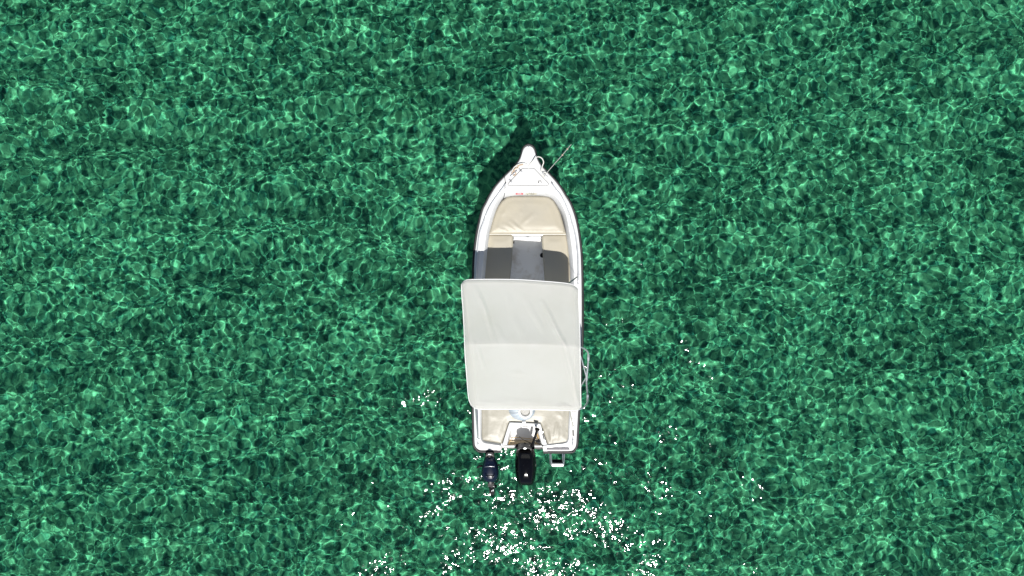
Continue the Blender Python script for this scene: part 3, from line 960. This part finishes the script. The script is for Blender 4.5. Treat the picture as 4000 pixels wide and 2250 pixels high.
c = W(*s5(915, 760), .4)
lg = link('leg', leg_bm(c, .43, -.42, .16, .24), M['blackmat'], main)
box('cavitation_plate', c + Vector((0, -.06, -.56)), (.20, .34, .012), M['blackmat'], lg, 0, .004)
link('gearcase', tube_bm(bmesh.new(), [c + Vector((0, y, -.76)) for y in (.16, .12, 0, -.12, -.16)], [.008, .035, .05, .04, .02], 12), M['blackmat'], lg)
def prop(c, r, parent):
    bm = bmesh.new()
    for k in range(3):
        a0 = k * 2 * math.pi / 3
        loop_ = []
        for rr, da, y in ((.2, -.25, .02), (.7, -.5, .03), (1, -.15, .015), (1, .25, -.015), (.65, .5, -.03), (.2, .25, -.02)):
            a = a0 + da
            loop_.append(bm.verts.new(c + Vector((r * rr * math.cos(a), y, r * rr * math.sin(a)))))
        bm.faces.new(loop_)
    ex = bmesh.ops.extrude_face_region(bm, geom=list(bm.faces))
    bmesh.ops.translate(bm, verts=[v for v in ex['geom'] if isinstance(v, bmesh.types.BMVert)], vec=(0, -.006, 0))
    return link('propeller', bm, M['greyplastic'], parent)
prop(c + Vector((0, -.19, -.76)), .13, lg)

aux = empty('outboard_motor', W(*s5(375, 930), 0), 'small navy blue auxiliary outboard motor hanging on the port side of the transom', 'outboard motor')
cw = cowling([s5(*p) for p in ((300, 752), (272, 820), (250, 890), (240, 950), (238, 1030), (252, 1080), (290, 1122), (330, 1142), (380, 1148), (432, 1140), (468, 1108), (496, 1060), (504, 990), (498, 920), (474, 850), (448, 790), (428, 745), (362, 735))],
        .42, .64, .15, .10, M['navy'], aux, n=2.7)
tube('trim_line', [W(*s5(x, y), z) for x, y, z in ((288, 917, .775), (330, 914, .795), (375, 910, .80), (400, 911, .798), (436, 914, .79))], .003, M['tube'], cw, 6)
tube('carry_handle', [W(*s5(x, y), z) for x, y, z in ((305, 1030, .79), (305, 1050, .80), (322, 1068, .80), (372, 1072, .805), (420, 1068, .80), (438, 1050, .80), (438, 1028, .79))], .007, M['navy'], cw, 8, n=3)
box('rear_latch', W(*s5(376, 1140), .71), (.032, .08, .06), M['rubber'], cw, 0, .006)
px_slab('front_plate', [s5(*p) for p in ((300, 765), (312, 726), (350, 715), (400, 716), (425, 740), (432, 765), (365, 745))], .48, .69, M['greyplastic'], .01, .01, parent=aux)
lathe('starter_grip', W(*s5(362, 748), .70), [(0, .735), (.018, .735), (.026, .725), (.028, .69), (.02, .66)], M['blackmat'], aux, 16)
box('starter_cord_guide', W(*s5(362, 728), .715), (.045, .018, .02), M['steel'], aux, 0, .005)
tube('shift_lever', [W(*s5(245, 900), .56), W(*s5(215, 905), .58), W(*s5(195, 912), .58), W(*s5(168, 926), .57)], [.016, .018, .022, .014], M['blackmat'], aux, 8)
tube('choke_knob', [W(*s5(490, 915), .55), W(*s5(500, 895), .56), W(*s5(508, 876), .57)], [.014, .012, .012], M['blackmat'], aux, 8)
link('clamp_bracket', box_bm(box_bm(bmesh.new(), W(*s5(370, 700), .48), (.10, .10, .16), 0, .012), W(*s5(318, 712), .50), (.045, .035, .05), R(20), .008), M['blackmat'], aux)
lk_ = link('leg', box_bm(box_bm(bmesh.new(), W(*s5(384, 1172), .50), (.10, .075, .16), 0, .015), W(*s5(398, 1268), .30), (.085, .155, .11), 0, .018, R(18)), M['blackmat'], aux)
link('leg_arm', tube_bm(bmesh.new(), [W(*s5(372, 1000), .44), W(*s5(378, 1090), .45), W(*s5(386, 1175), .44), W(*s5(396, 1262), .32), W(*s5(394, 1275), .24)], [.075, .065, .05, .042, .036], 12), M['blackmat'], lk_)
tube('leg_band', [W(*s5(342, 1216), .50), W(*s5(385, 1222), .515), W(*s5(440, 1212), .50)], .0035, M['steel'], lk_, 6)
tube('decal_line', [W(*s5(x, y), .375) for x, y in ((392, 1230), (396, 1290), (412, 1288), (424, 1240))], .003, M['tube'], lk_, 6)
c = W(*s5(392, 1262), .3)
link('shaft', leg_bm(c, .31, -.62, .075, .11), M['blackmat'], lk_)
prop(c + Vector((0, -.09, -.60)), .085, lk_)

# ------------------------------------------------------------------ loose things
mz = lambda x, y, z: W(*z1(x, y), z)
rope = empty('mooring_rope', b1(1050, 918), 'pale mooring rope running from the starboard bow cleat down into the water', 'rope')
pts = [b1(1040, 930, .02), b1(1075, 920, .03), b1(1090, 895, .02), mz(1180, 790, .62), mz(1322, 630, .32), mz(1395, 542, .15), mz(1520, 392, -.18), mz(1640, 250, -.55), mz(1740, 120, -1.1), mz(1800, 20, -1.8)]
tube('line', pts, .006, M['rope'], rope, 7, n=5)
for x, y, z in ((1322, 630, .32), (1395, 542, .15)):
    p = mz(x, y, z)
    tube('knot', [p + Vector((.009 * math.cos(a), .009 * math.sin(a), .006 * math.sin(2 * a))) for a in [q * 6.283 / 10 for q in range(10)]], .008, M['rope_tan'], rope, 6, True)
def wrap(c, n, r0, m, parent, seed, name='turns'):
    rg = random.Random(seed)
    P = []
    for k in range(n * 8):
        a = k * 6.283 / 8
        rr = r0 * (1 + .35 * math.sin(k * .9) * rg.random())
        P.append(c + Vector((rr * math.cos(a) * .8, rr * math.sin(a), .006 * k / 8 + rg.uniform(-.003, .003))))
    return tube(name, P, .0075, m, parent, 6, n=2)
wrap(b1(1052, 918, .012), 4, .038, M['rope'], rope, 3)
tube('loop', [b1(1015, 885, .02), b1(1008, 860, .06), b1(1025, 790, .12), b1(1042, 745, .14), b1(1030, 700, .15), b1(1000, 668, .15), b1(955, 658, .14), b1(915, 680, .10), b1(870, 735, .05), b1(835, 778, .03), b1(820, 828, .012)], .0085, M['rope'], rope, 7, n=5)
rope2 = empty('rope', b1(600, 900), 'tan rope coiled loosely round the port bow cleat', 'rope')
tube('loop', [b1(818, 826, .012), b1(808, 795, .02), b1(785, 768, .03), b1(745, 750, .04), b1(700, 758, .04), b1(660, 775, .03), b1(620, 800, .02), b1(590, 835, .02), b1(575, 880, .02), b1(585, 925, .02)], .008, M['rope'], rope2, 7, n=5)
wrap(b1(596, 905, .01), 3, .036, M['rope_tan'], rope2, 8)
wrap(b1(645, 805, .008), 2, .026, M['rope_tan'], rope2, 9)
tube('tail', [b1(650, 800, .02), b1(690, 782, .016), b1(742, 772, .012)], .0115, M['rope_tan'], rope2, 7, n=3)
tube('tail', [b1(640, 815, .02), b1(605, 850, .02), b1(590, 880, .025)], .010, M['rope_tan'], rope2, 7, n=3)
o = tube('thin_cord', [mz(474, 870, .50), mz(466, 900, .56), mz(460, 940, .70), b1(461, 962, .008), b1(470, 1010, .008), b1(471, 1060, .006), b1(467, 1140, .004), b1(464, 1185, .0), mz(456, 1240, .66), mz(440, 1290, .60), mz(418, 1308, .56)], .0045, M['rubber'], None, 6, n=4)
tag(o, 'thin dark cord lying across the port side of the foredeck', 'cord')

# pale blue pleated bag with a white rim, half under the canopy's aft edge
bc = W(2043, 1598, .56)
bag = empty('bag', bc, 'pale blue pleated cloth bag with a round white rim on the stern cushion', 'bag')
bm = bmesh.new()
rows = []
for k in range(9):
    t = k / 8
    row = []
    for q in range(72):
        a = 2 * math.pi * q / 72
        pl = 1 + (.05 * t * math.sin(13 * a + .6 * math.sin(3 * a)) + .025 * math.sin(29 * a + 1)) * (1 - .3 * t)
        r = (.235 - .125 * t ** 1.2) * pl
        x = r * math.cos(a) * (1 if math.cos(a) < 0 else .86)
        y = r * math.sin(a) * .80
        row.append(bm.verts.new(bc + Vector((x + .03 * t, y, .012 + .17 * math.sin(t * math.pi / 2) + .008 * t * math.sin(13 * a)))))
    rows.append(row)
for A, B in zip(rows, rows[1:]):
    for q in range(72): bm.faces.new((A[q - 1], A[q], B[q], B[q - 1]))
bm.faces.new(rows[0][::-1])
link('pleated_cloth', bm, M['blue'], bag, 60)
rc = bc + Vector((.035, -.004, 0))
lathe('rim', rc, [(.075, bc.z + .12), (.08, bc.z + .185), (.086, bc.z + .203), (.098, bc.z + .206), (.112, bc.z + .196), (.118, bc.z + .17)], M['white'], bag, 36)
bm = bmesh.new()
lathe_bm(bm, rc, [(0, bc.z + .168), (.03, bc.z + .172), (.055, bc.z + .165), (.07, bc.z + .145), (.078, bc.z + .13)], 30)
for v in bm.verts: v.co.z += .008 * mnoise.noise(v.co * 40)
link('lining', bm, M['canvas'], bag, 60)

# things in the motor well
o = tube('fuel_hose', [W(*s5(1100, 470), .34), W(*s5(1060, 490), .35), W(*s5(900, 478), .36), W(*s5(760, 462), .36), W(*s5(705, 470), .36), W(*s5(685, 500), .37), W(*s5(665, 545), .38), W(*s5(660, 575), .39), W(*s5(780, 560), .38)], .0055, M['hose'], None, 6, n=4)
tag(o, 'amber fuel hose looped along the floor of the motor well', 'hose')
o = tube('wire', [W(*s5(1085, 440), .4), W(*s5(1060, 486), .36), W(*s5(980, 505), .35), W(*s5(820, 500), .35), W(*s5(715, 492), .36), W(*s5(690, 520), .37)], .004, M['rope_tan'], None, 6, n=4)
tag(o, 'thin tan wire lying on the stained board in the motor well', 'wire')
rg = random.Random(7)
bm = bmesh.new()
for k in range(7):
    a = W(*s5(1100 + rg.uniform(0, 50), 520 + rg.uniform(0, 25)), .38 + .02 * k)
    P = [a + Vector((rg.uniform(-.05, .05), rg.uniform(-.03, .03), rg.uniform(-.01, .02))) for _ in range(5)]
    tube_bm(bm, catmull(P, 4), .0075, 6)
o = link('cable_bundle', bm, M['rubber'], None)
tag(o, 'tangled black cables bunched in the starboard corner of the motor well', 'cables')
o = tube('oil_pipe', [W(*s5(1080, 545), .36), W(*s5(1105, 515), .40), W(*s5(1108, 480), .45), W(*s5(1095, 430), .48), W(*s5(1088, 400), .50)], .010, M['hose'], None, 8, n=4)
tag(o, 'short rust brown pipe standing in the motor well beside the tiller', 'pipe')
